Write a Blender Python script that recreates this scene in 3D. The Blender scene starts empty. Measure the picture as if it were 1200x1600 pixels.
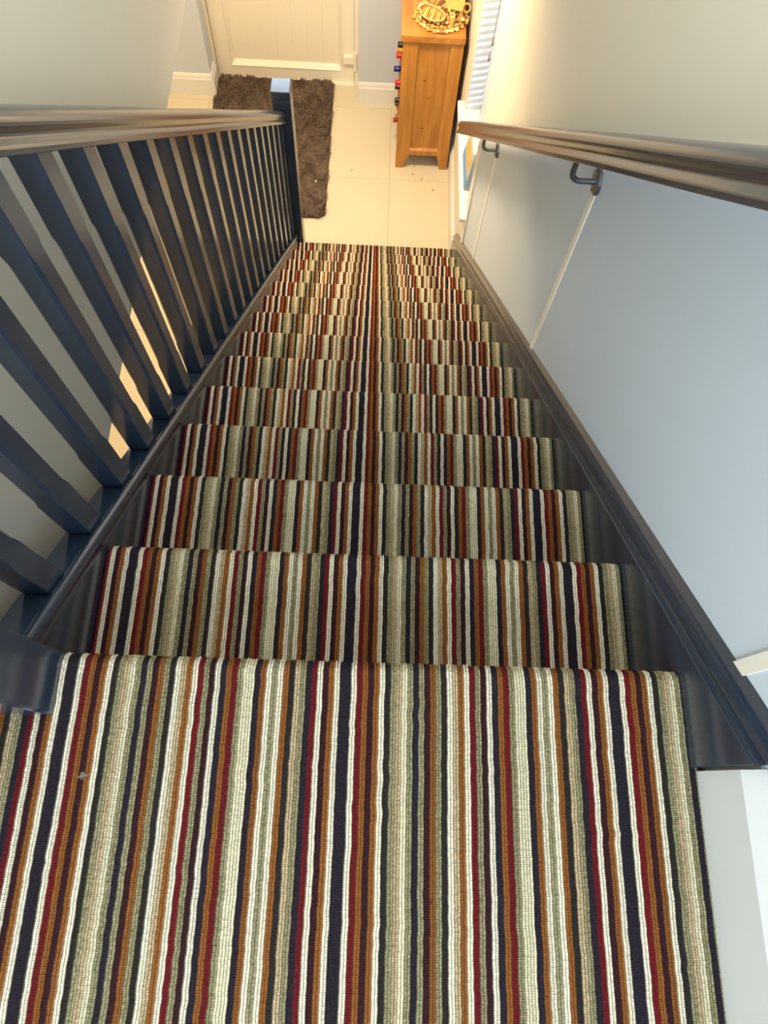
import bpy, bmesh, math, random
import numpy as np
from mathutils import Vector, Matrix, Euler

random.seed(7); rng = np.random.default_rng(7)
S = bpy.context.scene
C = S.collection
PI = math.pi

# ---------------------------------------------------------------- camera, world, light, exposure
W = 0.88            # stair width between the strings
RISE, G = 0.18227, 0.21227
NST = 14
ZF = -NST * RISE    # hall floor
XW = 0.905          # right wall face
XL = -0.12          # bulkhead wall on the left
YN, YD = 4.08, 4.27 # hall end wall, door recess

cam_d = bpy.data.cameras.new('camera'); cam = bpy.data.objects.new('camera', cam_d); C.objects.link(cam)
cam_d.sensor_fit = 'HORIZONTAL'; cam_d.sensor_width = 36.0; cam_d.lens = 1130.0 / 1200.0 * 36.0
cam_d.clip_start = 0.02
cam.matrix_world = (Matrix.Translation((0.43339, -0.15473, 1.00663)) @ Matrix.Rotation(-0.0782481, 4, 'Z')
                    @ Matrix.Rotation(0.3591107, 4, 'X') @ Matrix.Rotation(0.110135, 4, 'Z'))
S.camera = cam

wd = bpy.data.worlds.new('sky'); S.world = wd; wd.use_nodes = True
wn = wd.node_tree.nodes; wl = wd.node_tree.links; wn.clear()
wo = wn.new('ShaderNodeOutputWorld'); wb = wn.new('ShaderNodeBackground'); wl.new(wb.outputs[0], wo.inputs[0])
wb.inputs[0].default_value = (0.62, 0.80, 1.0, 1); wb.inputs[1].default_value = 0.5

def light(name, kind, loc, rot, power, color, size=0.5, size_y=None, spread=None):
    d = bpy.data.lights.new(name, kind); o = bpy.data.objects.new(name, d); C.objects.link(o)
    o.location = loc; o.rotation_euler = rot; d.energy = power; d.color = color
    if kind == 'AREA':
        d.shape = 'RECTANGLE' if size_y else 'DISK'; d.size = size
        if size_y: d.size_y = size_y
        if spread: d.spread = spread
    if kind == 'SUN': d.angle = size
    return o
WARM = (1.0, 0.73, 0.43)
# daylight of the landing window behind the photographer and a skylight above the stairs
light('landing_window_light', 'AREA', (0.35, -1.42, 1.25), (math.radians(80), 0, 0), 38, (0.78, 0.90, 1.0), 1.2, 1.2)
light('landing_skylight', 'AREA', (0.35, 0.5, 2.36), (0, 0, 0), 13, (0.98, 0.98, 0.96), 0.8, 1.3)
# warm ceiling lamps of the hall
light('fanlight_daylight', 'AREA', (-.18, YD - .06, -.345), (math.radians(-80), 0, 0), 3.0, (0.74, 0.87, 1.0), 0.84, 0.18)
light('hall_lamp_light', 'AREA', (0.28, 2.95, -0.222), (0, 0, 0), 28, WARM, 0.35)
light('hall_lamp_light', 'AREA', (-1.0, 2.9, -0.222), (0, 0, 0), 14, WARM, 0.35)
light('hall_lamp_light', 'AREA', (-0.9, 1.0, -0.222), (0, 0, 0), 12, WARM, 0.35)
sun = light('low_sun', 'SUN', (3, 0, 0), (0, 0, 0), 1.7, (0.80, 0.90, 1.0), math.radians(6))
sun.rotation_euler = Vector((-0.36, 1.0, -0.080)).to_track_quat('-Z', 'Y').to_euler()

vs = S.view_settings
S.display_settings.display_device = 'sRGB'
vs.view_transform = 'Standard'; vs.look = 'None'; vs.gamma = 1.0; vs.use_curve_mapping = False
vs.exposure = 0.9

# ---------------------------------------------------------------- helpers
def srgb(r, g, b):
    f = lambda c: (c / 255 / 12.92) if c / 255 <= 0.04045 else ((c / 255 + 0.055) / 1.055) ** 2.4
    return (f(r), f(g), f(b), 1)

def mat(name, col, rough=0.5, spec=0.5, metal=0.0, coat=0.0, noise=None, bump=None, sheen=0.0):
    """noise=(scale, amount): value variation of the base colour; bump=(scale, strength, distance)"""
    m = bpy.data.materials.new(name); m.use_nodes = True
    nt = m.node_tree; b = nt.nodes['Principled BSDF']
    b.inputs['Base Color'].default_value = col; b.inputs['Roughness'].default_value = rough
    b.inputs['Specular IOR Level'].default_value = spec; b.inputs['Metallic'].default_value = metal
    b.inputs['Coat Weight'].default_value = coat; b.inputs['Sheen Weight'].default_value = sheen
    tc = nt.nodes.new('ShaderNodeTexCoord')
    if noise:
        n = nt.nodes.new('ShaderNodeTexNoise'); n.inputs['Scale'].default_value = noise[0]; n.inputs['Detail'].default_value = 4
        nt.links.new(tc.outputs['Object'], n.inputs['Vector'])
        r = nt.nodes.new('ShaderNodeMapRange'); r.inputs['To Min'].default_value = 1 - noise[1]; r.inputs['To Max'].default_value = 1 + noise[1]
        nt.links.new(n.outputs[0], r.inputs['Value'])
        x = nt.nodes.new('ShaderNodeVectorMath'); x.operation = 'SCALE'; x.inputs[0].default_value = col[:3]
        nt.links.new(r.outputs[0], x.inputs['Scale']); nt.links.new(x.outputs[0], b.inputs['Base Color'])
    if bump:
        n = nt.nodes.new('ShaderNodeTexNoise'); n.inputs['Scale'].default_value = bump[0]; n.inputs['Detail'].default_value = 3
        nt.links.new(tc.outputs['Object'], n.inputs['Vector'])
        bp = nt.nodes.new('ShaderNodeBump'); bp.inputs['Strength'].default_value = bump[1]; bp.inputs['Distance'].default_value = bump[2]
        nt.links.new(n.outputs[0], bp.inputs['Height']); nt.links.new(bp.outputs[0], b.inputs['Normal'])
    return m

def wood_mat(name, a, b_, rough=0.42, axis='Z', scale=9.0):
    m = bpy.data.materials.new(name); m.use_nodes = True
    nt = m.node_tree; b = nt.nodes['Principled BSDF']; N = nt.nodes.new; L = nt.links.new
    b.inputs['Roughness'].default_value = rough
    tc = N('ShaderNodeTexCoord'); mp = N('ShaderNodeMapping')
    sc = {'Z': (scale, scale, scale * .09), 'X': (scale * .09, scale, scale), 'Y': (scale, scale * .09, scale)}[axis]
    mp.inputs['Scale'].default_value = sc
    n = N('ShaderNodeTexNoise'); n.inputs['Scale'].default_value = 3.0; n.inputs['Detail'].default_value = 8; n.inputs['Distortion'].default_value = 0.6
    r = N('ShaderNodeValToRGB'); r.color_ramp.elements[0].position = .32; r.color_ramp.elements[1].position = .68
    r.color_ramp.elements[0].color = a; r.color_ramp.elements[1].color = b_
    L(tc.outputs['Object'], mp.inputs['Vector']); L(mp.outputs[0], n.inputs['Vector']); L(n.outputs[0], r.inputs[0]); L(r.outputs[0], b.inputs['Base Color'])
    bp = N('ShaderNodeBump'); bp.inputs['Strength'].default_value = .15; bp.inputs['Distance'].default_value = .002
    L(n.outputs[0], bp.inputs['Height']); L(bp.outputs[0], b.inputs['Normal'])
    return m

def obj(name, bm, m, parent=None, smooth=False, kind=None, bevel=0.0, seg=1):
    if bevel > 0:
        bmesh.ops.remove_doubles(bm, verts=bm.verts, dist=1e-6)
        es = [e for e in bm.edges if len(e.link_faces) == 2 and e.calc_face_angle(0) > 0.5]
        bmesh.ops.bevel(bm, geom=es, offset=bevel, segments=seg, affect='EDGES', profile=0.5, clamp_overlap=True)
    bmesh.ops.recalc_face_normals(bm, faces=bm.faces)
    me = bpy.data.meshes.new(name); bm.to_mesh(me); bm.free()
    if smooth:
        me.polygons.foreach_set('use_smooth', [True] * len(me.polygons))
    me.materials.append(m)
    o = bpy.data.objects.new(name, me); C.objects.link(o)
    if parent: o.parent = parent
    if kind: o['kind'] = kind
    return o

def smooth_by_angle(o, deg=40):
    me = o.data; me.polygons.foreach_set('use_smooth', [True] * len(me.polygons))
    bm = bmesh.new(); bm.from_mesh(me)
    for e in bm.edges:
        e.smooth = not (len(e.link_faces) == 2 and e.calc_face_angle(0) > math.radians(deg))
    bm.to_mesh(me); bm.free()
    return o

def tag(o, label, cat, group=None, kind=None):
    o['label'] = label; o['category'] = cat
    if group: o['group'] = group
    if kind: o['kind'] = kind
    return o

def thing(name, label, cat, loc=(0, 0, 0), group=None):
    o = bpy.data.objects.new(name, None); C.objects.link(o); o.location = loc; o.empty_display_size = .05
    bpy.context.view_layer.update
    return tag(o, label, cat, group)

def struct(name, bm, m, parent=None, **k):
    return obj(name, bm, m, parent, kind=None if parent else 'structure', **k)

def box(bm, x0, x1, y0, y1, z0, z1, M=None):
    vs_ = [bm.verts.new((x, y, z)) for x in (x0, x1) for y in (y0, y1) for z in (z0, z1)]
    for f in ((0, 1, 3, 2), (4, 6, 7, 5), (0, 4, 5, 1), (2, 3, 7, 6), (0, 2, 6, 4), (1, 5, 7, 3)):
        bm.faces.new([vs_[i] for i in f])
    if M is not None:
        for v in vs_: v.co = M @ v.co
    return bm
def nb(*a, M=None): return box(bmesh.new(), *a, M=M)

def loft(bm, rings, closed=True, caps=True):
    R = [[bm.verts.new(p) for p in r] for r in rings]
    n = len(R[0])
    for a, b in zip(R, R[1:]):
        for i in range(n if closed else n - 1):
            j = (i + 1) % n; bm.faces.new((a[i], a[j], b[j], b[i]))
    if caps and closed:
        bm.faces.new(R[0][::-1]); bm.faces.new(R[-1])
    return bm

def extrude_x(bm, poly_yz, x0, x1):
    return loft(bm, [[(x, y, z) for y, z in poly_yz] for x in (x0, x1)])
def extrude_y(bm, poly_xz, y0, y1):
    return loft(bm, [[(x, y, z) for x, z in poly_xz] for y in (y0, y1)])

def tube(bm, pts, r, n=12, caps=True, radii=None):
    pts = [Vector(p) for p in pts]; rings = []; up = None
    for i, p in enumerate(pts):
        t = (pts[min(i + 1, len(pts) - 1)] - pts[max(i - 1, 0)]).normalized()
        if up is None:
            up = Vector((0, 0, 1)) if abs(t.z) < .9 else Vector((1, 0, 0))
        a = t.cross(up).normalized(); up = a.cross(t).normalized(); b = up
        rr = radii[i] if radii else r
        rings.append([p + (a * math.cos(2 * PI * k / n) + b * math.sin(2 * PI * k / n)) * rr for k in range(n)])
    return loft(bm, rings, caps=caps)

def lathe(bm, prof, origin=(0, 0, 0), axis='Z', n=20):
    """prof: list of (radius, height)"""
    ox, oy, oz = origin; rings = []
    for r, h in prof:
        ring = []
        for k in range(n):
            c, s = math.cos(2 * PI * k / n) * max(r, 1e-5), math.sin(2 * PI * k / n) * max(r, 1e-5)
            ring.append({'Z': (ox + c, oy + s, oz + h), 'X': (ox + h, oy + c, oz + s), 'Y': (ox + c, oy + h, oz + s)}[axis])
        rings.append(ring)
    return loft(bm, rings)

def pz(y, h=0.0):          # height h above the nosing line at y
    return -y * RISE / G + h
SL = math.atan2(RISE, G)

# ---------------------------------------------------------------- materials
NAVY = mat('navy_gloss_paint', srgb(34, 48, 66), rough=0.18, spec=1.0, bump=(9, .03, .002))
def brushed(m):
    return m
RAILP = mat('navy_handrail_paint', srgb(40, 47, 58), rough=0.17, spec=1.0, bump=(13, .06, .003))
WALLB = mat('pale_blue_wall_paint', srgb(198, 210, 222), rough=0.72, spec=0.3, bump=(220, .05, .001))
WALLC = mat('warm_white_wall_paint', srgb(226, 222, 208), rough=0.7, spec=0.3, bump=(220, .05, .001))
WALLH = mat('hall_blue_grey_wall_paint', srgb(188, 198, 212), rough=0.7, spec=0.3, bump=(220, .05, .001))
WALLG = mat('grey_wall_paint', srgb(228, 224, 212), rough=0.7, spec=0.3, bump=(220, .05, .001))
CEIL = mat('white_ceiling_paint', srgb(238, 238, 234), rough=0.8)
GLOSSW = mat('white_gloss_paint', srgb(214, 216, 216), rough=0.35)
STRIP = mat('white_satin_paint', srgb(236, 232, 218), rough=0.5)
UPVC = mat('white_plastic', srgb(226, 220, 206), rough=0.3)
GROUT = mat('cement_grout', srgb(168, 158, 136), rough=0.9)
TILE = mat('cream_porcelain', srgb(196, 187, 162), rough=0.38, noise=(2.2, .05), bump=(6, .05, .002))
OAK = wood_mat('oiled_oak', srgb(160, 104, 40), srgb(190, 134, 60), axis='Z')
OAKY = wood_mat('oiled_oak_top', srgb(166, 104, 44), srgb(194, 134, 66), axis='Y')
KNOT = mat('oak_knot', srgb(88, 48, 20), rough=.6)
DARK = mat('dark_shadow_wood', srgb(60, 38, 22), rough=.7)
STEEL = mat('brushed_steel', srgb(150, 150, 150), rough=0.3, metal=1.0)
STEELD = mat('dull_steel', srgb(112, 116, 120), rough=0.35, metal=0.9)
BACKING = mat('carpet_backing', srgb(70, 55, 50), rough=1.0)

# =============================================================== SETTING
ZC, ZH = 2.40, -0.20        # landing ceiling, hall ceiling
YE = 2.35                   # where the hall ceiling begins over the stairs
XHL = -2.1                  # hall left wall

floor = struct('floor', nb(XHL, XW + .1, -.9, YD + .15, ZF - .06, ZF - .002), GROUT)
# tiles, 600 mm
tn = 0
tile_meshes = {}
xs = [.516 - .6 * k for k in range(6)][::-1]; xs = [x for x in xs] + [XW]
ys = [4.03 - .6 * k for k in range(9)][::-1] + [YD + .1]
for a, b in zip(xs, xs[1:]):
    for c, d in zip(ys, ys[1:]):
        key = (round(b - a, 3), round(d - c, 3))
        if key not in tile_meshes:
            o = obj('tile', nb(.0011, b - a - .0011, .0011, d - c - .0011, -.010, 0), TILE, floor, bevel=.0008)
            tile_meshes[key] = o.data
        else:
            o = bpy.data.objects.new('tile', tile_meshes[key]); C.objects.link(o); o.parent = floor
        o.location = (a, c, ZF)

# right wall with window opening (one continuous mesh of blocks)
WY0, WY1, WZ0, WZ1 = 2.655, 3.285, -1.90, -0.75
bm = bmesh.new(); XO = XW + .19
box(bm, XW, XO, -1.6, WY0, ZF - .05, ZC); box(bm, XW, XO, WY1, YD + .3, ZF - .05, ZC)
box(bm, XW, XO, WY0, WY1, ZF - .05, WZ0); box(bm, XW, XO, WY0, WY1, WZ1, ZC)
wall_r = struct('wall_right', bm, WALLC)
# lower painted boarding on the wall under the handrail
bm = bmesh.new()
y0, y1, hb, ht = -.115, 2.515, 0.06, 0.80
extrude_x(bm, [(y0, pz(y0, hb)), (y1, pz(y1, hb)), (y1, pz(y1, ht)), (y0, pz(y0, ht))], XW - .004, XW + .001)
obj('lower_panel', bm, WALLB, wall_r)
bm = bmesh.new(); box(bm, XW - .004, XW + .001, -1.5, y0, .14, pz(y0, ht)); obj('lower_panel', bm, WALLB, wall_r)
def vstrip(yc, w, top, bot=.09, t=.007):
    a, b = yc - w / 2, yc + w / 2
    bm = bmesh.new()
    extrude_x(bm, [(a, pz(a, bot)), (b, pz(b, bot)), (b, pz(b, top)), (a, pz(a, top))], XW - t, XW)
    return obj('cover_strip', bm, STRIP, wall_r)
vstrip(-.013, .020, .74); vstrip(1.037, .024, .74); vstrip(2.155, .024, .74)
# pale trim where the boarding ends beside the window
bm = nb(XW - .012, XW + .001, 2.508, 2.560, ZF, -1.36)
struct('trim_1', bm, STRIP)

# end wall pieces beside the recessed door
XD0, XD1 = -.655, .295
struct('wall_end', loft(bmesh.new(), [[(x, y, z) for x, y in ((XHL, YN), (XD0, YN), (XD0, YD + .12), (XHL, YD + .12))] for z in (ZF, ZH)]), WALLH)
struct('wall_end_right', nb(XD1, XW, YN, YD + .12, ZF, ZH), WALLH)
struct('wall_end_top', nb(XD0, XD1, YN, YD + .12, ZH - .03, ZH), WALLH)
fan = bpy.data.objects.new('window_2', None); C.objects.link(fan); fan['kind'] = 'structure'
bm = bmesh.new()
box(bm, XD0, XD0 + .04, YD - .03, YD + .04, ZF + 2.08, ZH - .03); box(bm, XD1 - .04, XD1, YD - .03, YD + .04, ZF + 2.08, ZH - .03)
box(bm, XD0 + .04, XD1 - .04, YD - .03, YD + .04, ZF + 2.08, ZF + 2.10); box(bm, XD0 + .04, XD1 - .04, YD - .03, YD + .04, ZH - .05, ZH - .03)
obj('window_frame', bm, UPVC, fan)
struct('wall_hall_left', nb(XHL - .1, XHL, -.9, YD + .12, ZF, ZH), WALLG)
struct('wall_hall_back', nb(XHL, XW, -1.0, -.9, ZF, ZH), WALLG)
struct('ceiling_hall', nb(XHL, XL - .03, -.9, YD + .12, ZH, ZH + .05), CEIL)
struct('ceiling_hall_front', nb(XL, XW, YE, YD + .12, ZH, ZH + .05), CEIL)
# bulkhead wall on the left of the stairwell, upper hall walls, landing room
ZB = -.415
struct('wall_left', nb(XL - .1, XL, -.28, YE + .1, ZB, ZC), WALLG)
struct('wall_front', nb(XL, XW, YE, YE + .1, ZH + .05, ZC), WALLG)
struct('wall_landing_back', nb(-1.3, XW, -1.6, -1.5, 0, ZC), WALLG)
struct('wall_landing_left', nb(-1.4, -1.3, -1.6, -.28, 0, ZC), WALLG)
struct('wall_landing_side', nb(-1.4, XL - .1, -.28, -.2, 0, ZC), WALLG)
struct('ceiling', nb(-1.4, XW, -1.6, YE + .1, ZC, ZC + .05), CEIL)
struct('floor_landing', nb(-1.4, XW, -1.6, -.005, -.14, -.0135), mat('chipboard', srgb(180, 150, 110), rough=.9))

# skirtings
def skirt(name, poly, length, M, m=GLOSSW, parent=None):
    bm = bmesh.new(); extrude_y(bm, poly, 0, length)
    for v in bm.verts: v.co = M @ v.co
    return struct(name, bm, m, parent)
SK = [(0, 0), (-.016, 0), (-.016, .115), (-.012, .122), (-.010, .136), (-.005, .148), (0, .150)]
SKL = [(0, 0), (-.014, 0), (-.014, .128), (-.003, .166), (-.001, .195), (0, .197)]
def T(x, y, z): return Matrix.Translation((x, y, z))
skirt('baseboard_landing', [(x * 1.0, z) for x, z in SKL], 1.37, T(XW - .002, -1.5, -.012))
skirt('baseboard_right', SK, YN - 2.78, T(XW, 2.78, ZF))
RZ = Matrix.Rotation(math.radians(90), 4, 'Z')
# profile faces -x; rotate by +90deg about z -> faces -y, runs along -x
skirt('baseboard_end_right', SK, XW - XD1 - .0, T(XW, YN, ZF) @ RZ)
skirt('baseboard_end', SK, XD0 - XHL, T(XD0, YN, ZF) @ RZ)
skirt('baseboard_reveal', [(-x, z) for x, z in SK][::-1], YD - YN - .05, T(XD0, YN - .016, ZF))

# ---- door in the recess
door = bpy.data.objects.new('door_1', None); C.objects.link(door); door['kind'] = 'structure'
DL, DR, DT = -.637, .259, ZF + 2.02
YF = YD - .02
bm = bmesh.new()          # frame
box(bm, XD0, DL - .004, YD - .05, YD + .06, ZF, DT + .06); box(bm, DR + .004, XD1, YD - .05, YD + .06, ZF, DT + .06)
box(bm, DL, DR, YD - .05, YD + .06, DT + .004, DT + .06)
obj('frame', bm, UPVC, door, bevel=.003)
bm = bmesh.new(); box(bm, XD0 - .0, DL - .012, YD - .075, YD - .05, ZF, DT + .06); obj('frame_bead', bm, UPVC, door, bevel=.004)
PX0, PX1, PZ0 = -.525, .158, ZF + .118
bm = bmesh.new()          # leaf rails with bevelled inner edge
box(bm, DL, PX0 - .02, YD - .02, YD + .04, ZF + .006, DT); box(bm, PX1 + .02, DR, YD - .02, YD + .04, ZF + .006, DT)
box(bm, PX0 - .02, PX1 + .02, YD - .02, YD + .04, ZF + .006, PZ0 - .028)
box(bm, PX0 - .02, PX1 + .02, YD - .02, YD + .04, DT - .12, DT)
obj('leaf', bm, UPVC, door)
bm = bmesh.new()
def bead(bm, p, q, r, s):
    vs_ = [bm.verts.new(v) for v in (p, q, r, s)]; bm.faces.new(vs_)
a0, a1, b0, b1 = PX0 - .02, PX1 + .02, PZ0 - .028, DT - .12
c0, c1, d0, d1 = PX0, PX1, PZ0, DT - .145
o_ = [(a0, YD - .026, b0), (a1, YD - .026, b0), (a1, YD - .026, b1), (a0, YD - .026, b1)]
i_ = [(c0, YD - .006, d0), (c1, YD - .006, d0), (c1, YD - .006, d1), (c0, YD - .006, d1)]
k_ = [(x, YD + .01, z) for x, y, z in i_]; l_ = [(x, YD + .01, z) for x, y, z in o_]
loft(bm, [l_, o_, i_, k_], caps=False)
obj('glazing_bead', bm, UPVC, door)
nplank = 7; pw = (PX1 - PX0) / nplank
for k in range(nplank):
    obj('plank', nb(PX0 + k * pw + .0001, PX0 + (k + 1) * pw - .0001, YD + .0, YD + .012, d0, d1), UPVC, door, bevel=.0003)
obj('gasket', nb(PX0 - .001, PX1 + .001, YD + .004, YD + .014, d0 - .001, d1), mat('grey_gasket', srgb(120, 112, 100), rough=.7), door)
def hinge(z):
    bm = bmesh.new(); box(bm, .190, .262, YD - .048, YD - .02, z, z + .062)
    h = obj('hinge', bm, UPVC, door, bevel=.008, seg=3)
    bm = bmesh.new(); lathe(bm, [(.002, -.03), (.012, -.028), (.012, .09), (.002, .092)], (.268, YD - .055, z), n=14)
    obj('hinge_pin', bm, UPVC, h, smooth=False)
hinge(ZF + .150); hinge(ZF + 1.75)
struct('trim_2', nb(DL, DR, YD - .05, YD + .04, ZF - .002, ZF + .006), UPVC)

# ---- window_1: frame, glass
win = bpy.data.objects.new('window_1', None); C.objects.link(win); win['kind'] = 'structure'
XG = XW + .125
bm = bmesh.new()
box(bm, XG, XG + .06, WY0, WY0 + .05, WZ0, WZ1); box(bm, XG, XG + .06, WY1 - .05, WY1, WZ0, WZ1)
box(bm, XG, XG + .06, WY0 + .05, WY1 - .05, WZ0, WZ0 + .05); box(bm, XG, XG + .06, WY0 + .05, WY1 - .05, WZ1 - .05, WZ1)
obj('window_frame', bm, UPVC, win, bevel=.003)
gm = bpy.data.materials.new('window_glass'); gm.use_nodes = True; nt = gm.node_tree; nt.nodes.clear()
o_ = nt.nodes.new('ShaderNodeOutputMaterial'); mx = nt.nodes.new('ShaderNodeMixShader'); tr = nt.nodes.new('ShaderNodeBsdfTransparent'); gl = nt.nodes.new('ShaderNodeBsdfGlossy')
gl.inputs['Roughness'].default_value = .02; mx.inputs[0].default_value = .08
nt.links.new(tr.outputs[0], mx.inputs[1]); nt.links.new(gl.outputs[0], mx.inputs[2]); nt.links.new(mx.outputs[0], o_.inputs[0])
obj('glass_pane', nb(XD0 + .04, XD1 - .04, YD + .002, YD + .006, ZF + 2.10, ZH - .05), gm, fan)
obj('glass_pane', nb(XG + .028, XG + .032, WY0 + .05, WY1 - .05, WZ0 + .05, WZ1 - .05), gm, win)
# white far and near reveals of the window recess
RV = mat('white_reveal_paint', srgb(205, 214, 224), rough=.45)
struct('trim_3', nb(XW + .001, XG, WY1 - .004, WY1 + .001, WZ0, WZ1), RV)
struct('trim_4', nb(XW + .001, XG, WY0 - .001, WY0 + .003, WZ0, WZ1), RV)
# sill board
bm = bmesh.new(); loft(bm, [[(x, y, z) for x, y in ((.862, 2.527), (XW - .001, 2.527), (XW - .001, WY0 + .001), (XG, WY0 + .001), (XG, WY1 - .001), (XW - .001, WY1 - .001), (XW - .001, 3.345), (.862, 3.345))] for z in (-1.914, -1.889)])
sill = obj('window_sill', bm, GLOSSW, win, bevel=.003)

# =============================================================== STAIRS
stairs = thing('staircase', 'closed-string wooden staircase painted dark navy, running down to the tiled hall', 'stairs', (0, 0, 0))
BOARD = mat('softwood_board', srgb(150, 110, 70), rough=.8)
for i in range(1, NST):
    y1 = G * i - .010
    obj('tread', nb(0, W, G * (i - 1) - .03, y1 - .006, -RISE * i - .028, -RISE * i - .012), BOARD, stairs)
    obj('riser', nb(0, W, G * (i - 1) - .045, G * (i - 1) - .034, -RISE * i - .012, -RISE * (i - 1) - .03), BOARD, stairs)
obj('riser', nb(0, W, G * 13 - .045, G * 13 - .034, ZF, -RISE * 13 - .03), BOARD, stairs)
def sloped(poly_xh, ya, yb, name, m, parent, **k):
    """profile in (x, vertical height above the pitch line), swept down the stair"""
    bm = bmesh.new(); loft(bm, [[(x, y, pz(y, h)) for x, h in poly_xh] for y in (ya, yb)])
    return obj(name, bm, m, parent, **k)
# wall string: board, small step and a rounded moulding against the wall
def wall_string_poly(x0, x1, ht, ya, yb, name):
    bm = bmesh.new()
    ylow = yb
    pts = [(ya, pz(ya, ht)), (yb, pz(yb, ht)), (yb, max(ZF, pz(yb, -.34))), ((-ZF - .34) * G / RISE, ZF), (ya, pz(ya, -.34))]
    pts = [(ya, pz(ya, ht)), (yb, pz(yb, ht)), (yb, ZF), (2.60, ZF), (ya, pz(ya, -.34))]
    extrude_x(bm, pts, x0, x1)
    return obj(name, bm, NAVY, stairs, bevel=.0015)
wall_string_poly(W + .001, XW - .003, .053, -.126, 2.775, 'wall_string')
mo = [(XW - .003, .045), (.8835, .045), (.8835, .0525), (.8865, .0665), (.8875, .0680), (.8850, .074), (.8842, .082), (.8850, .091), (.8878, .100), (.8915, .107), (.8965, .1125), (XW - .003, .120)]
m_ = sloped(mo, -.126, 2.775, 'string_moulding', NAVY, stairs); smooth_by_angle(m_, 35)
# outer string under the balustrade
wall_string_poly(-.034, -.001, .020, 0.0, 2.76, 'outer_string')

# =============================================================== BALUSTRADE
bal = thing('balustrade', 'dark navy painted stair balustrade with square chamfered balusters, left of the striped carpet', 'balustrade', (0, 0, 0))
# base rail with ledge and rounded lip
br = [(-.062, .004), (-.062, .036), (-.060, .038), (-.0125, .038), (-.0125, .047), (-.010, .053), (-.006, .055), (-.001, .053), (.002, .047), (.002, .034), (-.0005, .030), (-.0005, .004)]
b_ = sloped(br, 0.0, 2.76, 'base_rail', NAVY, bal); smooth_by_angle(b_, 50)
# handrail profile (x, perpendicular height)
HP = []
for k in range(0, 9):
    a = PI * (k / 8.0); HP.append((.027 * math.cos(a), .034 + .018 * math.sin(a)))
HR_ = [(.0262, .0300), (.0245, .0260), (.0232, .0225), (.0230, .0190), (.0240, .0170), (.0262, .0150), (.0290, .0115), (.0306, .0085), (.0308, .0065), (.0306, .0010), (.0296, 0)]
HP += [(-x, h) for x, h in HR_] + HR_[::-1]
def rail(name, xc, h0, ya, yb, m, parent, kscale=1.0, vertical_end=True):
    cs = 1 / math.cos(SL); bm = bmesh.new()
    n = 40
    rings = []
    for t in range(n + 1):
        y = ya + (yb - ya) * t / n
        w = .0006 * math.sin(y * 9.0)
        if vertical_end: rings.append([(xc + x, y, pz(y, h0 + h * kscale * cs) + w) for x, h in HP])
        else: rings.append([(xc + x, y + h * kscale * math.sin(SL), pz(y, h0 + h * kscale * math.cos(SL)) + w) for x, h in HP])
    loft(bm, rings); o = obj(name, bm, m, parent); smooth_by_angle(o, 38); return o
rail('handrail', -.031, .789, 0.0, 2.758, RAILP, bal, 1.03)
# balusters with stopped chamfers
def baluster_bm(L, r, slope_l, h_lo, h_hi):
    """square bar, near face y=0..r, centre x=0; corners chamfered between the two heights"""
    bm = bmesh.new(); q = r / 2; c = .0052
    def ring(z_off, ch):
        pts = []
        for sx, sy in ((-1, -1), (1, -1), (1, 1), (-1, 1)):
            p1 = (sx * q, sy * (q - ch)); p2 = (sx * (q - ch), sy * q)
            if sx * sy < 0: p1, p2 = p2, p1
            pts += [p1, p2] if sx * sy > 0 else [p1, p2]
        return pts, z_off
    def order(ch):
        e = max(ch, .0012)
        return [(-q, -q + e), (-q + e, -q), (q - e, -q), (q, -q + e), (q, q - e), (q - e, q), (-q + e, q), (-q, q - e)]
    rings = []
    for hh, ch, sl in ((0, 0, 1), (h_lo - .018, 0, 0), (h_lo, c, 0), (h_hi, c, 0), (h_hi + .018, 0, 0), (L, 0, 1)):
        rings.append([(x, y, hh + (-(y) * RISE / G if sl else 0)) for x, y in order(ch)])
    return loft(bm, rings)
BR = .041; LB = .789 - .036
bproto = None
for k in range(-4, 17):
    yc = .604 + .1292 * k + BR / 2
    if bproto is None:
        o = obj('baluster', baluster_bm(LB, BR, 0, .165, .590), NAVY, bal, bevel=0); bproto = o.data
    else:
        o = bpy.data.objects.new('baluster', bproto); C.objects.link(o); o.parent = bal
    o.location = (-.0125 - BR / 2, yc, pz(yc, .037))
# fillets between the balusters, in the ledge and under the handrail
fp = None
for k in range(-5, 17):
    ya = .604 + .1292 * k + BR; yb = .604 + .1292 * (k + 1)
    if k == -5: ya = .002
    if k == 16: yb = 2.758
    if yb - ya < .01: continue
    bm = bmesh.new(); loft(bm, [[(x, y, pz(y, h)) for x, h in ((-.0585, .036), (-.0585, .0415), (-.0135, .0415), (-.0135, .036))] for y in (ya + .0006, yb - .0006)])
    obj('fillet', bm, NAVY, bal)
# newels
def newel(x0, x1, y0, y1, zb, zt, name='newel_post'):
    n_ = obj(name, nb(x0, x1, y0, y1, zb, zt - .048), NAVY, bal, bevel=.004, seg=2)
    bm = nb(x0 + .002, x1 - .002, y0 + .002, y1 - .002, zt - .050, zt - .040); obj('newel_neck', bm, NAVY, n_)
    bm = nb(x0, x1, y0, y1, zt - .041, zt); obj('newel_cap', bm, NAVY, n_, bevel=.0035, seg=2)
    return n_
newel(-.063, .027, 2.757, 2.850, ZF, -1.412)
newel(-.064, .032, -.082, .001, -.25, .95)

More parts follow.
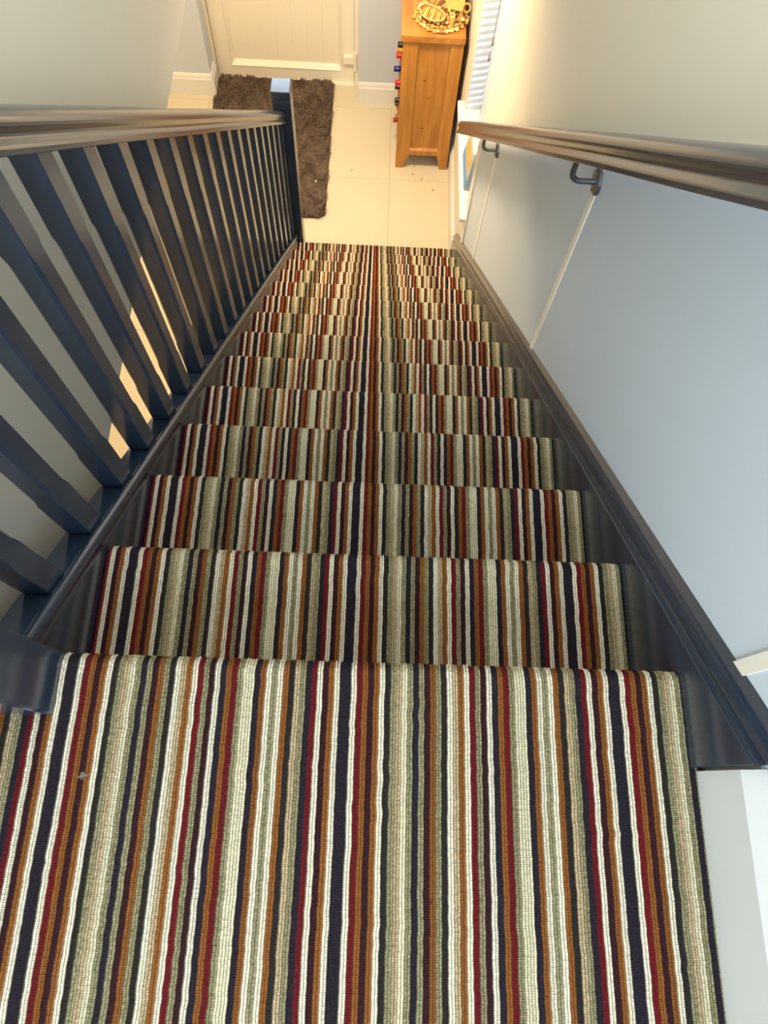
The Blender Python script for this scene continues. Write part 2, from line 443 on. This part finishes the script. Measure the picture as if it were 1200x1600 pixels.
# =============================================================== WALL HANDRAIL
wh = thing('wall_handrail', 'dark glossy wooden handrail bracketed to the right-hand wall', 'handrail', (0, 0, 0))
rail('rail', .835, .789, -.75, 2.735, RAILP, wh, 1.03, vertical_end=False)
def bracket(y):
    zp = pz(y, .735)
    bm = bmesh.new(); lathe(bm, [(.001, -.011), (.024, -.010), (.027, -.008), (.027, 0)], (XW - .003, y, zp), axis='X', n=24)
    b = obj('bracket', bm, STEELD, wh); smooth_by_angle(b, 30)
    pts = [(XW - .008, y, zp), (.862, y, zp)] + [(.862 - .022 * math.sin(a), y, zp + .022 - .022 * math.cos(a)) for a in [PI / 2 * k / 6 for k in range(1, 7)]] + [(.840, y, zp + .066)]
    bm = bmesh.new(); tube(bm, pts, .0062, 14); o = obj('bracket_arm', bm, STEELD, b); smooth_by_angle(o, 40)
    for dz in (-.018, .018):
        bm = bmesh.new(); lathe(bm, [(.0005, -.0035), (.003, -.003), (.0042, -.001), (.0042, 0)], (XW - .0125, y, zp + dz), axis='X', n=10)
        obj('screw', bm, STEEL, b)
for y in (-.02, 1.040, 2.150): bracket(y)

# =============================================================== CARPET
U = W / 114.0
PAL = dict(n=(26, 27, 42), w=(226, 219, 196), r=(104, 12, 24), o=(138, 84, 34), m=(46, 16, 27), k=(32, 35, 34),
           s=(158, 152, 116), b=(198, 172, 136), c=(222, 214, 182))
SEQ = 'mownnwromowksbcsnsmosk' + 'wbowrsmwnorsccnowswokbsnrw'
assert len(SEQ) == 48, len(SEQ)
def stripe(idx):           # stripe letter at unit index counted from the left string
    return SEQ[(idx - 50) % 48]
LET = sorted(PAL); LUT = np.array([srgb(*PAL[k])[:3] for k in LET]); DK = {'s': (112, 108, 78), 'b': (150, 142, 106), 'c': (186, 180, 146), 'w': (206, 198, 170)}
LUT2 = np.array([srgb(*DK.get(k, PAL[k]))[:3] for k in LET])

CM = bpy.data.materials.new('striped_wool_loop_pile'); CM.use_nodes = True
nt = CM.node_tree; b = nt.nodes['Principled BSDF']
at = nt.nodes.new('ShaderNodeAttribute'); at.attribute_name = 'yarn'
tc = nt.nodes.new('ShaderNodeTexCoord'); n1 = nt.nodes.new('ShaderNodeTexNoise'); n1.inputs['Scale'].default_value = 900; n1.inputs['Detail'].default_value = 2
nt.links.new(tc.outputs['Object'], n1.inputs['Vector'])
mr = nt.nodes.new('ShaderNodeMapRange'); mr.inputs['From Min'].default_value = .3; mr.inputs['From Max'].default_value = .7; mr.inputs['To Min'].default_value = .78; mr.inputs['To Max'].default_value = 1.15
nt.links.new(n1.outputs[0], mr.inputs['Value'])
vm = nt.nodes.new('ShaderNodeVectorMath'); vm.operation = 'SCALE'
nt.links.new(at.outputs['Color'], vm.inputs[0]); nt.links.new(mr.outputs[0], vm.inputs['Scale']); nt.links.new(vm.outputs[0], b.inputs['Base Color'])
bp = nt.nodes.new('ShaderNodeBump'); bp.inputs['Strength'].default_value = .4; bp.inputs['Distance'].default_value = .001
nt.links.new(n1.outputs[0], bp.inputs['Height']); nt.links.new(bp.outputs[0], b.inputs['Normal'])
b.inputs['Roughness'].default_value = .95; b.inputs['Specular IOR Level'].default_value = .15

def carpet(name, prof, x0u, x1u, pitch, kx, ky, parent, edge_mask=None):
    """prof: polyline (y,z) of the pile's ground surface; x from x0u to x1u stripe units; pitch = loop length; kx, ky = samples per loop"""
    P = np.array(prof, float); seg = np.linalg.norm(np.diff(P, axis=0), axis=1); s = np.concatenate([[0], np.cumsum(seg)]); L = s[-1]
    nr = max(2, int(round(L / pitch))); ns = nr * ky + 1
    t = np.linspace(0, L, ns)
    yy = np.interp(t, s, P[:, 0]); zz = np.interp(t, s, P[:, 1])
    dy = np.gradient(yy, t); dz = np.gradient(zz, t); ln = np.hypot(dy, dz); ny, nz = -dz / ln, dy / ln   # left normal
    nl = (x1u - x0u) * 2; nx = nl * kx + 1
    ix = np.arange(nx); iy = np.arange(ns)
    fx = (ix / kx) % 1.0; fy = (iy / ky)
    col = (ix // kx)
    hx = np.sin(np.pi * fx) ** .7 if kx > 1 else np.full(nx, .7)
    off = rng.uniform(0, .22, nx // kx + 1)[col]
    FY = (fy[:, None] + off[None, :]) % 1.0
    hy = .25 + .75 * np.abs(np.sin(np.pi * FY)) ** .8 if ky > 1 else np.full((ns, nx), .8)
    loopr = rng.random((nr + 2, nl + 1))
    rr = loopr[np.clip((fy[:, None] + off[None, :]).astype(int), 0, nr + 1), np.clip(col, 0, nl)[None, :]]
    H = (.0034 if kx > 2 else .0020) * hx[None, :] * hy * (.75 + .5 * rr)
    # stripes waver a little
    cc = rng.normal(0, 1, (ns, 1)); kk = 9 * ky; ker = np.hanning(kk); ker /= ker.sum()
    nb_ = 24; base = rng.normal(0, 1, (ns + kk, nb_)); sm = np.stack([np.convolve(base[:, j], ker, 'valid')[:ns] for j in range(nb_)], 1) * math.sqrt(kk) * .00028
    xi = np.linspace(0, nb_ - 1, nx); j0 = np.clip(xi.astype(int), 0, nb_ - 2); w = xi - j0
    wob = sm[:, j0] * (1 - w) + sm[:, j0 + 1] * w
    fade = np.minimum(1, np.minimum(ix, nx - 1 - ix) / (kx * 6.0)); wob = wob * fade[None, :]
    Xp = (x0u * U + ix / kx * (U / 2))[None, :] + wob + rng.normal(0, .00012, (ns, nx))
    # the pile rolls over at the two cut edges
    e = np.minimum(ix, nx - 1 - ix) / (kx * 1.6); roll = -.004 * np.clip(1 - e, 0, 1) ** 2
    Hn = H + roll[None, :]
    Yp = yy[:, None] + ny[:, None] * Hn + rng.normal(0, .0001, (ns, nx)); Zp = zz[:, None] + nz[:, None] * Hn
    co = np.stack([Xp, Yp, Zp], -1).reshape(-1, 3)
    a = (np.arange(ns - 1)[:, None] * nx + np.arange(nx - 1)[None, :]).ravel()
    # winding gives the outward normal (ny, nz)
    F = np.stack([a, a + 1, a + nx + 1, a + nx], 1)
    # yarn colour per vertex: heathered fleck plus backing brown that paints in the shade between the loops
    lc = np.clip(((ix + .5) / kx).astype(int) if kx > 1 else col, 0, nl)
    letters = np.array([LET.index(stripe(x0u + q // 2)) for q in range(nl + 1)])[lc]
    lettersG = np.broadcast_to(letters[None, :], (ns, nx))
    mixw = (rng.random((ns, nx)) < .45) * .85
    isw = np.isin(lettersG, [LET.index('w'), LET.index('c')]); mixw = np.where(isw, mixw * .4, mixw)
    cl = LUT[lettersG] * (1 - mixw[..., None]) + LUT2[lettersG] * mixw[..., None]
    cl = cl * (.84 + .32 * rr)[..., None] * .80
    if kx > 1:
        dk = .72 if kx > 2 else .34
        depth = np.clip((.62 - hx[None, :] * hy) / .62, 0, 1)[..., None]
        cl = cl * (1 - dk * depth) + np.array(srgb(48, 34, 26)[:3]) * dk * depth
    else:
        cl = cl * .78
    cl = np.concatenate([cl.reshape(-1, 3), np.ones((ns * nx, 1))], 1)
    if edge_mask is not None:
        ctr = co[F].mean(1); keep = edge_mask(ctr); F = F[keep]
    me = bpy.data.meshes.new(name)
    me.vertices.add(len(co)); me.vertices.foreach_set('co', co.astype(np.float32).ravel())
    me.loops.add(len(F) * 4); me.loops.foreach_set('vertex_index', F.astype(np.int32).ravel())
    me.polygons.add(len(F)); me.polygons.foreach_set('loop_start', np.arange(0, len(F) * 4, 4, dtype=np.int32))
    me.polygons.foreach_set('use_smooth', np.ones(len(F), dtype=bool))
    me.update(calc_edges=True)
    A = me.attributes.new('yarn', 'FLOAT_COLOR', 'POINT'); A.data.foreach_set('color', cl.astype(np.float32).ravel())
    me.materials.append(CM)
    o = bpy.data.objects.new(name, me); C.objects.link(o); o.parent = parent
    return o

rug = thing('stair_carpet', 'striped wool loop carpet in navy, ochre, red, sage and cream covering landing and stairs', 'carpet', (0, 0, 0))
RN = .015
def step_profile(i, back, top_only=False):
    y1 = G * i; z1 = -RISE * i - .003
    pr = [(back, z1)]
    pr += [(y1 - RN + RN * math.sin(a), z1 - RN + RN * math.cos(a)) for a in [PI * .95 * k / 12 for k in range(0, 13)]]
    return pr
def riser_profile(i):
    y1 = G * i; z1 = -RISE * i - .003; e = (y1 - RN + RN * math.sin(PI * .95), z1 - RN + RN * math.cos(PI * .95))
    return [e, (y1 - .026, z1 - 2 * RN - .004), (y1 - .030, z1 - 2 * RN - .02), (y1 - .030, -RISE * (i + 1) + (0 if i < 13 else 0.001))]
def land_mask(c):   # carpet is cut round the newel and the floor edge
    x, y = c[:, 0], c[:, 1]
    return ~((x < .0315) & (y > -.0815))
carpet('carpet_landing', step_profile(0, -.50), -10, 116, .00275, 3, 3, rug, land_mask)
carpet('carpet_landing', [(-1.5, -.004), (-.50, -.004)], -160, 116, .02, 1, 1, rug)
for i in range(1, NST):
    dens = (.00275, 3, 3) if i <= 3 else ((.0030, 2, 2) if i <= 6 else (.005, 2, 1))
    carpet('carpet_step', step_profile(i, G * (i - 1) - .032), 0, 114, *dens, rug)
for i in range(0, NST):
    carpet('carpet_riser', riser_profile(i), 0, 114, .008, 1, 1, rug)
# bound edge of the carpet along the white landing baseboard
bm = bmesh.new(); box(bm, W + .0165 - .006, W + .0165 - .0015, -1.4, -.128, -.012, .002); obj('carpet_binding', bm, mat('dark_plum_binding', srgb(52, 26, 40), rough=1), rug)
# small things on the carpet
def lint(name, pts_c, n, r, m, label, cat):
    bm = bmesh.new()
    for k in range(n):
        c = Vector(pts_c); pts = []
        d = Vector((random.uniform(-1, 1), random.uniform(-1, 1), random.uniform(0, .4))).normalized() * r
        for t in range(5): pts.append(c - d * .5 + d * t / 4 + Vector((random.uniform(-1, 1), random.uniform(-1, 1), abs(random.uniform(0, 1)))) * r * .22)
        tube(bm, pts, .0002, 4)
    return tag(obj(name, bm, m), label, cat)
lint('lint_fluff', (.085, -.155, .0025), 9, .012, mat('grey_fluff', srgb(150, 140, 130), rough=1), 'small tuft of grey fluff on the landing carpet below the top newel', 'fluff')
lint('thread_speck', (.533, -.292, .002), 6, .006, mat('dark_red_thread', srgb(70, 8, 20), rough=1), 'tiny dark red thread speck on a pale stripe of the landing carpet', 'thread')

# =============================================================== DOOR MAT
matt = thing('door_mat', 'shaggy brown rectangular mat with rounded corners in front of the white door', 'mat', (-.263, 3.667, ZF))
MW, ML, CR = .39, .575, .05
outline = []
for cx, cy, a0 in ((MW - CR, ML - CR, 0), (-MW + CR, ML - CR, 90), (-MW + CR, -ML + CR, 180), (MW - CR, -ML + CR, 270)):
    for k in range(7): a = math.radians(a0 + 15 * k); outline.append((cx + CR * math.cos(a), cy + CR * math.sin(a)))
bm = bmesh.new(); loft(bm, [[(x, y, z) for x, y in outline] for z in (.001, .009)])
obj('backing', bm, mat('brown_mat_backing', srgb(66, 52, 44), rough=1), matt)
PILE = bpy.data.materials.new('brown_shag_pile'); PILE.use_nodes = True
nt = PILE.node_tree; b = nt.nodes['Principled BSDF']; b.inputs['Roughness'].default_value = .9; b.inputs['Specular IOR Level'].default_value = .2
at = nt.nodes.new('ShaderNodeAttribute'); at.attribute_name = 'yarn'; nt.links.new(at.outputs['Color'], b.inputs['Base Color'])
NT = 42000
px = rng.uniform(-MW + .004, MW - .004, NT); py = rng.uniform(-ML + .004, ML - .004, NT)
qx = np.abs(px) - (MW - CR); qy = np.abs(py) - (ML - CR)
ok = ~((qx > 0) & (qy > 0) & (np.hypot(qx, qy) > CR - .004)); px, py = px[ok], py[ok]; n = len(px)
fl = 1.3 * np.sin(px * 9 + 2.5 * np.sin(py * 7)) + 1.3 * np.sin(py * 31 + 2 * np.cos(px * 37)) + rng.normal(0, .35, n)
ln = rng.uniform(.012, .024, n); hh = rng.uniform(.012, .021, n); wv = .0020
dx, dy_ = np.cos(fl) * ln, np.sin(fl) * ln
sx, sy = -np.sin(fl) * wv, np.cos(fl) * wv
z0 = np.full(n, .006)
v = np.stack([np.stack([px - sx, py - sy, z0], 1), np.stack([px + sx, py + sy, z0], 1),
              np.stack([px + dx * .45 + sx, py + dy_ * .45 + sy, z0 + hh], 1), np.stack([px + dx * .45 - sx, py + dy_ * .45 - sy, z0 + hh], 1),
              np.stack([px + dx, py + dy_, z0 + hh * .75], 1)], 1).reshape(-1, 3)
base = np.arange(n) * 5
me = bpy.data.meshes.new('pile'); me.vertices.add(len(v)); me.vertices.foreach_set('co', v.astype(np.float32).ravel())
li = np.stack([base, base + 1, base + 2, base + 3, base + 3, base + 2, base + 4], 1)
me.loops.add(n * 7); me.loops.foreach_set('vertex_index', li.astype(np.int32).ravel())
me.polygons.add(n * 2); me.polygons.foreach_set('loop_start', np.stack([np.arange(n) * 7, np.arange(n) * 7 + 4], 1).astype(np.int32).ravel())
me.update(calc_edges=True)
sh = rng.uniform(.7, 1.3, n) * (1 + .22 * np.sin(px * 47 + 3 * np.sin(py * 43)) * np.sin(py * 60))
cb = np.array(srgb(98, 84, 72)[:3])
cv = np.repeat(np.concatenate([cb[None] * sh[:, None], np.ones((n, 1))], 1), 2, 0)
A = me.attributes.new('yarn', 'FLOAT_COLOR', 'FACE'); A.data.foreach_set('color', cv.astype(np.float32).ravel())
me.materials.append(PILE)
o = bpy.data.objects.new('pile', me); C.objects.link(o); o.parent = matt; o['kind'] = 'stuff'
bm = bmesh.new(); bmesh.ops.create_icosphere(bm, subdivisions=2, radius=.006)
for v_ in bm.verts: v_.co *= 1 + random.uniform(-.25, .25)
o = obj('crumb', bm, mat('pale_crumb', srgb(235, 220, 200), rough=.8)); o.location = (.055, 3.36, ZF + .027)
tag(o, 'small pale crumb lying on the brown door mat', 'crumb')
CRUMB = mat('dark_crumb', srgb(90, 66, 44), rough=.9)
for (x, y, lab) in ((.672, 3.545, 'dark crumb on the tile just in front of the oak cabinet feet'), (.664, 3.482, 'dark crumb on the tile left of centre in front of the cabinet'),
                    (.722, 3.445, 'dark crumb on the tile joint below the middle of the cabinet'), (.793, 3.36, 'dark crumb on the tile near the right wall baseboard'),
                    (.275, 3.49, 'dark crumb on the tile between the mat and the cabinet')):
    bm = bmesh.new(); bmesh.ops.create_icosphere(bm, subdivisions=1, radius=.0045)
    for v_ in bm.verts: v_.co = Vector((v_.co.x * random.uniform(.7, 1.6), v_.co.y, v_.co.z * .6))
    o = obj('crumb', bm, CRUMB); o.location = (x, y, ZF + .002); tag(o, lab, 'crumb', 'crumbs on the hall floor')

# =============================================================== OAK WINE CABINET
X0, X1, Y0, Y1 = .550, .876, 3.532, 4.055; ZT = -1.706
cab = thing('wine_cabinet', 'honey oak wine rack cabinet with panelled side and bottles poking out of its front', 'cabinet', (0, 0, 0))
obj('top', nb(X0 - .014, X1 + .003, Y0 - .012, Y1 + .012, ZT, ZT + .038), OAKY, cab, bevel=.003, seg=2)
for ys_, nm in ((Y0, 'side_frame'), (Y1 - .022, 'side_frame')):
    s = obj(nm, nb(X0, X0 + .082, ys_, ys_ + .022, ZF + .10, ZT), OAK, cab, bevel=.0015)
    obj('stile', nb(X1 - .071, X1, ys_, ys_ + .022, ZF + .10, ZT), OAK, s, bevel=.0015)
    obj('top_rail', nb(X0 + .082, X1 - .071, ys_, ys_ + .022, ZT - .018, ZT), OAK, s, bevel=.001)
    bm = bmesh.new(); xa, xb = X0 + .082, X1 - .071; zb0, zb1 = ZF + .104, ZF + .150
    extrude_x(bm, [(ys_, zb0), (ys_, zb1 - .014), (ys_ + .014, zb1), (ys_ + .022, zb1), (ys_ + .022, zb0)], xa, xb)
    obj('bottom_rail', bm, OAK, s)
    pn = obj('side_panel', nb(xa, xb, ys_ + .013, ys_ + .019, zb1 - .01, ZT - .01), OAK, s)
for kx_, kz in ((.683, -1.945), (.715, -2.055), (.697, -2.26)):
    bm = bmesh.new(); lathe(bm, [(.0005, -.0006), (.0052, -.0004), (.0056, .001)], (kx_, Y0 + .013, kz), axis='Y', n=10); obj('knot', bm, KNOT, cab)
# shaped feet: tapering brackets
def foot(xa, xb, side, ys_):
    bm = bmesh.new(); t = .028
    if side < 0: poly = [(xa, ZF), (xa + .045, ZF), (xa + .062, ZF + .060), (xa + .082, ZF + .101), (xa, ZF + .101)]
    else: poly = [(xb, ZF), (xb - .045, ZF), (xb - .058, ZF + .060), (xb - .071, ZF + .101), (xb, ZF + .101)]
    extrude_y(bm, poly, ys_, ys_ + t); obj('foot', bm, OAK, cab, bevel=.001)
foot(X0, X1, -1, Y0); foot(X0, X1, 1, Y0); foot(X0, X1, -1, Y1 - .028); foot(X0, X1, 1, Y1 - .028)
obj('back', nb(X1 - .008, X1 - .001, Y0 + .022, Y1 - .022, ZF + .10, ZT), OAK, cab)
obj('base_board', nb(X0 + .004, X1 - .008, Y0 + .022, Y1 - .022, ZF + .105, ZF + .122), OAK, cab)
# rack: shelves with front rails
cols_y = [3.620, 3.730, 3.840, 3.950]; rows_z = [-1.795, -1.910, -2.025, -2.140, -2.255, -2.370]
for z in rows_z:
    obj('shelf', nb(X0 + .002, X1 - .01, Y0 + .022, Y1 - .022, z - .056, z - .044), OAK, cab)
for yb_ in (3.675, 3.785, 3.895):
    obj('divider', nb(X0 + .002, X1 - .01, yb_ - .006, yb_ + .006, ZF + .122, ZT), OAK, cab)
GLS = mat('dark_bottle_glass', srgb(24, 34, 22), rough=.08, spec=.8)
bots = [(0, 0, (30, 30, 34), 'black'), (1, 1, (214, 118, 26), 'orange'), (2, 2, (190, 28, 50), 'pink red'), (2, 1, (26, 44, 120), 'blue'), (2, 0, (196, 32, 44), 'bright red'),
        (3, 1, (58, 34, 30), 'brown'), (3, 0, (40, 38, 36), 'charcoal'), (4, 1, (96, 70, 52), 'dull brown'), (4, 0, (120, 84, 60), 'tan'), (5, 1, (168, 52, 36), 'rust red')]
rown = ['top', 'second', 'third', 'fourth', 'fifth', 'bottom']; coln = ['nearest', 'second', 'third', 'far']
for r_, c_, col, cn in bots:
    y = cols_y[c_]; z = rows_z[r_]
    ext = {(2, 1): .012, (2, 0): .004, (4, 1): -.006, (4, 0): -.008}.get((r_, c_), 0)
    t = thing('wine_bottle', 'wine bottle with %s cap lying in the %s row, %s column of the rack' % (cn, rown[r_], coln[c_]), 'bottle', (.523 - ext, y, z), 'bottles in the wine rack')
    bm = bmesh.new(); lathe(bm, [(.012, .004), (.0142, .01), (.0142, .08), (.018, .10), (.036, .135), (.0385, .15), (.0385, .29), (.034, .296), (.001, .296)], axis='X', n=20)
    obj('glass_body', bm, GLS, t, smooth=True)
    bm = bmesh.new(); lathe(bm, [(.001, 0), (.0135, .0005), (.0152, .003), (.0152, .052), (.0145, .053)], axis='X', n=18)
    smooth_by_angle(obj('foil_cap', bm, mat('%s_foil' % cn.replace(' ', '_'), srgb(*col), rough=.28, metal=.35), t), 40)

# =============================================================== HARBOUR ORNAMENT on the cabinet
ZO = ZT + .038
orn = thing('harbour_ornament', 'carved tan resin ornament of a rowing boat moored among pebbles and bollards on the cabinet', 'ornament', (.745, 3.68, ZO + .0015))
def res(name, a, b_): 
    m = mat(name, srgb(*a), rough=.5, noise=(60, .35), bump=(150, .5, .004)); return m
R1 = res('honey_resin', (206, 160, 84), 0); R2 = res('pale_resin', (226, 202, 140), 0); R3 = res('brown_resin', (150, 96, 44), 0)
# mound
bm = bmesh.new(); rings = []
for t in range(7):
    f = t / 6; ring = []
    for k in range(36):
        a = 2 * PI * k / 36; rx = (.142 * (1 - .45 * f ** 1.6)) * (1 + .04 * math.sin(5 * a) + .025 * math.sin(11 * a + t)); ry = (.135 * (1 - .5 * f ** 1.6)) * (1 + .05 * math.cos(4 * a))
        ring.append((rx * math.cos(a), ry * math.sin(a) + .01 * f, .035 * f ** .8 + random.uniform(0, .002)))
    rings.append(ring)
loft(bm, rings); obj('base', bm, R3, orn, smooth=True)
# pebbles round the foot
for ring_r, cnt, sz in ((1.0, 26, .0110), (.90, 24, .0095), (.80, 18, .0085)):
    for k in range(cnt):
        a = PI + PI * 1.15 * k / cnt - .2 + random.uniform(-.05, .05)
        bm = bmesh.new(); bmesh.ops.create_icosphere(bm, subdivisions=1, radius=1)
        s = sz * random.uniform(.6, 1.35); sc = (s * random.uniform(.9, 1.5), s, s * .8)
        for v_ in bm.verts: v_.co = Vector((v_.co.x * sc[0], v_.co.y * sc[1], v_.co.z * sc[2])) * random.uniform(.85, 1.15)
        p = obj('pebble', bm, (R2, R2, R1, R1)[random.randrange(4)], orn, smooth=True)
        rr2 = ring_r + random.uniform(-.04, .04)
        p.location = (.140 * rr2 * math.cos(a), .132 * rr2 * math.sin(a), .009 + (1 - ring_r) * .13); p.rotation_euler = (0, 0, random.uniform(0, 3))
# rowing boat
def hull(inner=0.0):
    rings = []
    n = 16
    for t in range(n + 1):
        f = t / n; x = -.072 + .144 * f
        w = .036 * (math.sin(PI * min(1, .10 + f * .86)) ** .55) * (1 if f < .9 else .92)
        if f < .12: w *= (f / .12) ** .7 * .98 + .02
        w -= inner; w = max(w, .0006); h = .030 + .010 * (abs(2 * f - 1) ** 2)
        zb = inner * .8 + .006 * (abs(2 * f - 1) ** 3)
        ring = []
        for k in range(9):
            a = PI * k / 8; ring.append((x * (1 - inner * 4), -w * math.cos(a), zb + (h - zb) * (1 - math.sin(a) ** .8)))
        rings.append(ring)
    return rings
bt = bpy.data.objects.new('boat', None)
bm = bmesh.new(); loft(bm, hull(0), closed=False); inner = hull(.004); loft(bm, inner, closed=False)
oo, ii = hull(0), hull(.004)
for side in (0, 8):
    for t in range(16):
        bm.faces.new([bm.verts.new(p) for p in (oo[t][side], oo[t + 1][side], ii[t + 1][side], ii[t][side])])
# transom
bm.faces.new([bm.verts.new(p) for p in oo[-1]]); bm.faces.new([bm.verts.new(p) for p in ii[-1]])
boat = obj('boat_hull', bm, R1, orn); boat.location = (-.052, -.070, .042); boat.rotation_euler = (math.radians(24), math.radians(6), math.radians(-20))
rim_pts = [(p[0][0], p[0][1], p[0][2]) for p in oo] + [(p[8][0], p[8][1], p[8][2]) for p in oo[::-1]]
bm = bmesh.new(); tube(bm, rim_pts, .0028, 8); obj('gunwale', bm, R2, boat, smooth=True)
for fx_ in (-.030, .005, .038):
    obj('thwart', nb(fx_ - .007, fx_ + .007, -.030, .030, .018, .022), R1, boat, bevel=.001)
for fx_ in (-.048, -.012, .022, .052):
    bm = bmesh.new(); box(bm, fx_ - .0015, fx_ + .0015, -.027, .027, .004, .007); obj('rib', bm, R3, boat)
# mooring posts, ring, beams, shed roof, coil
def post(x, y, r, h, m=R1, tilt=0):
    bm = bmesh.new(); lathe(bm, [(r, 0), (r * .96, h * .5), (r, h * .92), (r * .85, h), (.0005, h)], n=14)
    p = obj('bollard', bm, m, orn); smooth_by_angle(p, 50); p.location = (x, y, .004); p.rotation_euler = (math.radians(tilt), math.radians(tilt * .4), 0); return p
post(.052, -.105, .013, .070); post(.030, -.088, .009, .055, R1, 6); post(.098, -.070, .010, .085); post(.118, -.048, .008, .07, R3, -5)
def torus(name, x, y, z, R, r, rot, m):
    bm = bmesh.new(); pts = [(R * math.cos(2 * PI * k / 24), R * math.sin(2 * PI * k / 24), 0) for k in range(25)]
    tube(bm, pts, r, 8, caps=False); o = obj(name, bm, m, orn, smooth=True); o.location = (x, y, z); o.rotation_euler = rot; return o
torus('rope_ring', .052, -.104, .078, .0115, .0034, (math.radians(20), 0, 0), R2)
torus('lifebelt', .126, -.045, .080, .019, .005, (math.radians(62), math.radians(25), 0), R1)
for k in range(4): torus('rope_coil', -.095 + .002 * k, .0, .040 + k * .006, .028 - .004 * k, .004, (.1, .05, 0), R2)
for (a, b2, r) in (((.045, -.10, .075), (-.01, .02, .135), .0055), ((-.035, -.01, .06), (.02, .04, .13), .0045), ((.05, -.075, .06), (.10, -.03, .10), .006), ((.0, -.03, .07), (.09, .0, .12), .006)):
    bm = bmesh.new(); tube(bm, [a, b2], r, 8); obj('spar', bm, R1, orn)
bm = bmesh.new()
for k in range(7):
    box(bm, .028, .118, -.030 + k * .013, -.018 + k * .013, .098 - k * .001, .104 - k * .001, M=Matrix.Rotation(math.radians(-14), 4, 'Z') @ Matrix.Rotation(math.radians(18), 4, 'X'))
obj('jetty_deck', bm, R1, orn)
bm = bmesh.new(); box(bm, .02, .11, .0, .08, .03, .13); obj('hut', bm, R3, orn, bevel=.004)
bm = bmesh.new(); extrude_x(bm, [(-.012, .125), (.092, .125), (.040, .170)], .012, .118); obj('hut_roof', bm, R1, orn, bevel=.002)
bm = bmesh.new(); lathe(bm, [(.018, 0), (.022, .012), (.022, .03), (.018, .04), (.001, .04)], n=16); o = obj('barrel', bm, R1, orn); smooth_by_angle(o, 40); o.location = (-.045, .035, .038)
for k in range(46):
    bm = bmesh.new(); bmesh.ops.create_icosphere(bm, subdivisions=1, radius=.0085 * random.uniform(.7, 1.3))
    p = obj('rock', bm, R2 if k % 3 else R1, orn, smooth=True); p.location = (random.uniform(-.10, .115), random.uniform(-.085, .02), random.uniform(.034, .046)); p.scale = (random.uniform(.8, 1.6), random.uniform(.7, 1.2), .8)

# =============================================================== WINDOW BLIND, CARD ON THE SILL
bl = thing('window_blind', 'white venetian blind hanging in the window recess beside the oak cabinet', 'blind', (0, 0, 0))
SLM = mat('white_slat', srgb(186, 196, 210), rough=.35)
XB = XW + .086; nsl = 0; zs_ = WZ0 + .035
slat_me = None
while zs_ < WZ1 - .06:
    if slat_me is None:
        bm = bmesh.new(); rings = []
        for y in (WY0 + .012, WY1 - .012):
            top = [(-.016 + .032 * k / 6, .0035 * (1 - ((k - 3) / 3) ** 2)) for k in range(7)]
            rr_ = [(x, z + .0006) for x, z in top] + [(x, z - .0006) for x, z in top[::-1]]
            ca, sa = math.cos(math.radians(56)), math.sin(math.radians(56))
            rings.append([(x * ca - z * sa, y, x * sa + z * ca) for x, z in rr_])
        loft(bm, rings); o = obj('slat', bm, SLM, bl, smooth=False); slat_me = o.data
    else:
        o = bpy.data.objects.new('slat', slat_me); C.objects.link(o); o.parent = bl
    o.location = (XB, 0, zs_); zs_ += .038
obj('head_rail', nb(XB - .02, XB + .02, WY0 + .008, WY1 - .008, WZ1 - .05, WZ1 - .012), SLM, bl, bevel=.002)
obj('bottom_rail', nb(XB - .014, XB + .014, WY0 + .012, WY1 - .012, WZ0 + .013, WZ0 + .024), SLM, bl, bevel=.002)
CORD = mat('grey_cord', srgb(150, 146, 150), rough=.8)
for y in (WY0 + .09, WY1 - .09):
    bm = bmesh.new(); tube(bm, [(XB - .018, y, WZ0 + .03), (XB - .018, y, WZ1 - .04)], .0010, 6); obj('ladder_cord', bm, CORD, bl)
for (yy_, zt_) in ((3.205, -1.425), (3.235, -1.53)):
    bm = bmesh.new(); tube(bm, [(XB - .017, 3.20, WZ1 - .05), (XB - .020, yy_, zt_)], .0012, 6); c_ = obj('pull_cord', bm, CORD, bl)
    bm = bmesh.new(); lathe(bm, [(.0015, 0), (.003, -.004), (.0045, -.022), (.0062, -.034), (.0058, -.040), (.001, -.041)], (XB - .020, yy_, zt_), n=12)
    obj('tassel', bm, mat('grey_tassel', srgb(128, 124, 130), rough=.5), c_, smooth=True)

card = thing('picture_card', 'small green-grey and orange card standing on the white window sill', 'card', (.885, 2.83, -1.889))
RX = Matrix.Rotation(math.radians(8), 4, 'Y')
def cardp(name, ya, yb, za, zb, t0, t1, col):
    bm = nb(t0, t1, ya, yb, za, zb)
    for v_ in bm.verts: v_.co = RX @ v_.co
    return obj(name, bm, mat(name + '_print', srgb(*col), rough=.5), card)
cardp('card_board', -.115, .130, 0, .175, -.002, .002, (176, 188, 172))
cardp('card_band', -.113, .128, .004, .060, -.0028, -.002, (96, 146, 204))
cardp('card_picture', -.075, .100, .070, .140, -.0028, -.002, (226, 168, 84))

# =============================================================== hall ceiling lamps (round flush fittings)
for (x, y, w_) in ((.28, 2.95, 'between the door mat and the foot of the stairs'), (-1.0, 2.9, 'in the middle of the hall'), (-.9, 1.0, 'beside the stairs')):
    t = thing('ceiling_lamp', 'round white flush ceiling lamp %s' % w_, 'lamp', (x, y, ZH), 'hall ceiling lamps')
    bm = bmesh.new(); lathe(bm, [(.19, 0), (.20, -.004), (.20, -.02), (.185, -.022), (.18, -.004), (.176, 0)], n=40)
    obj('rim', bm, STEEL, t)
bpy.context.view_layer.update()
# parts were modelled in world space: give the thing Empties that stand elsewhere their own offset only through location above
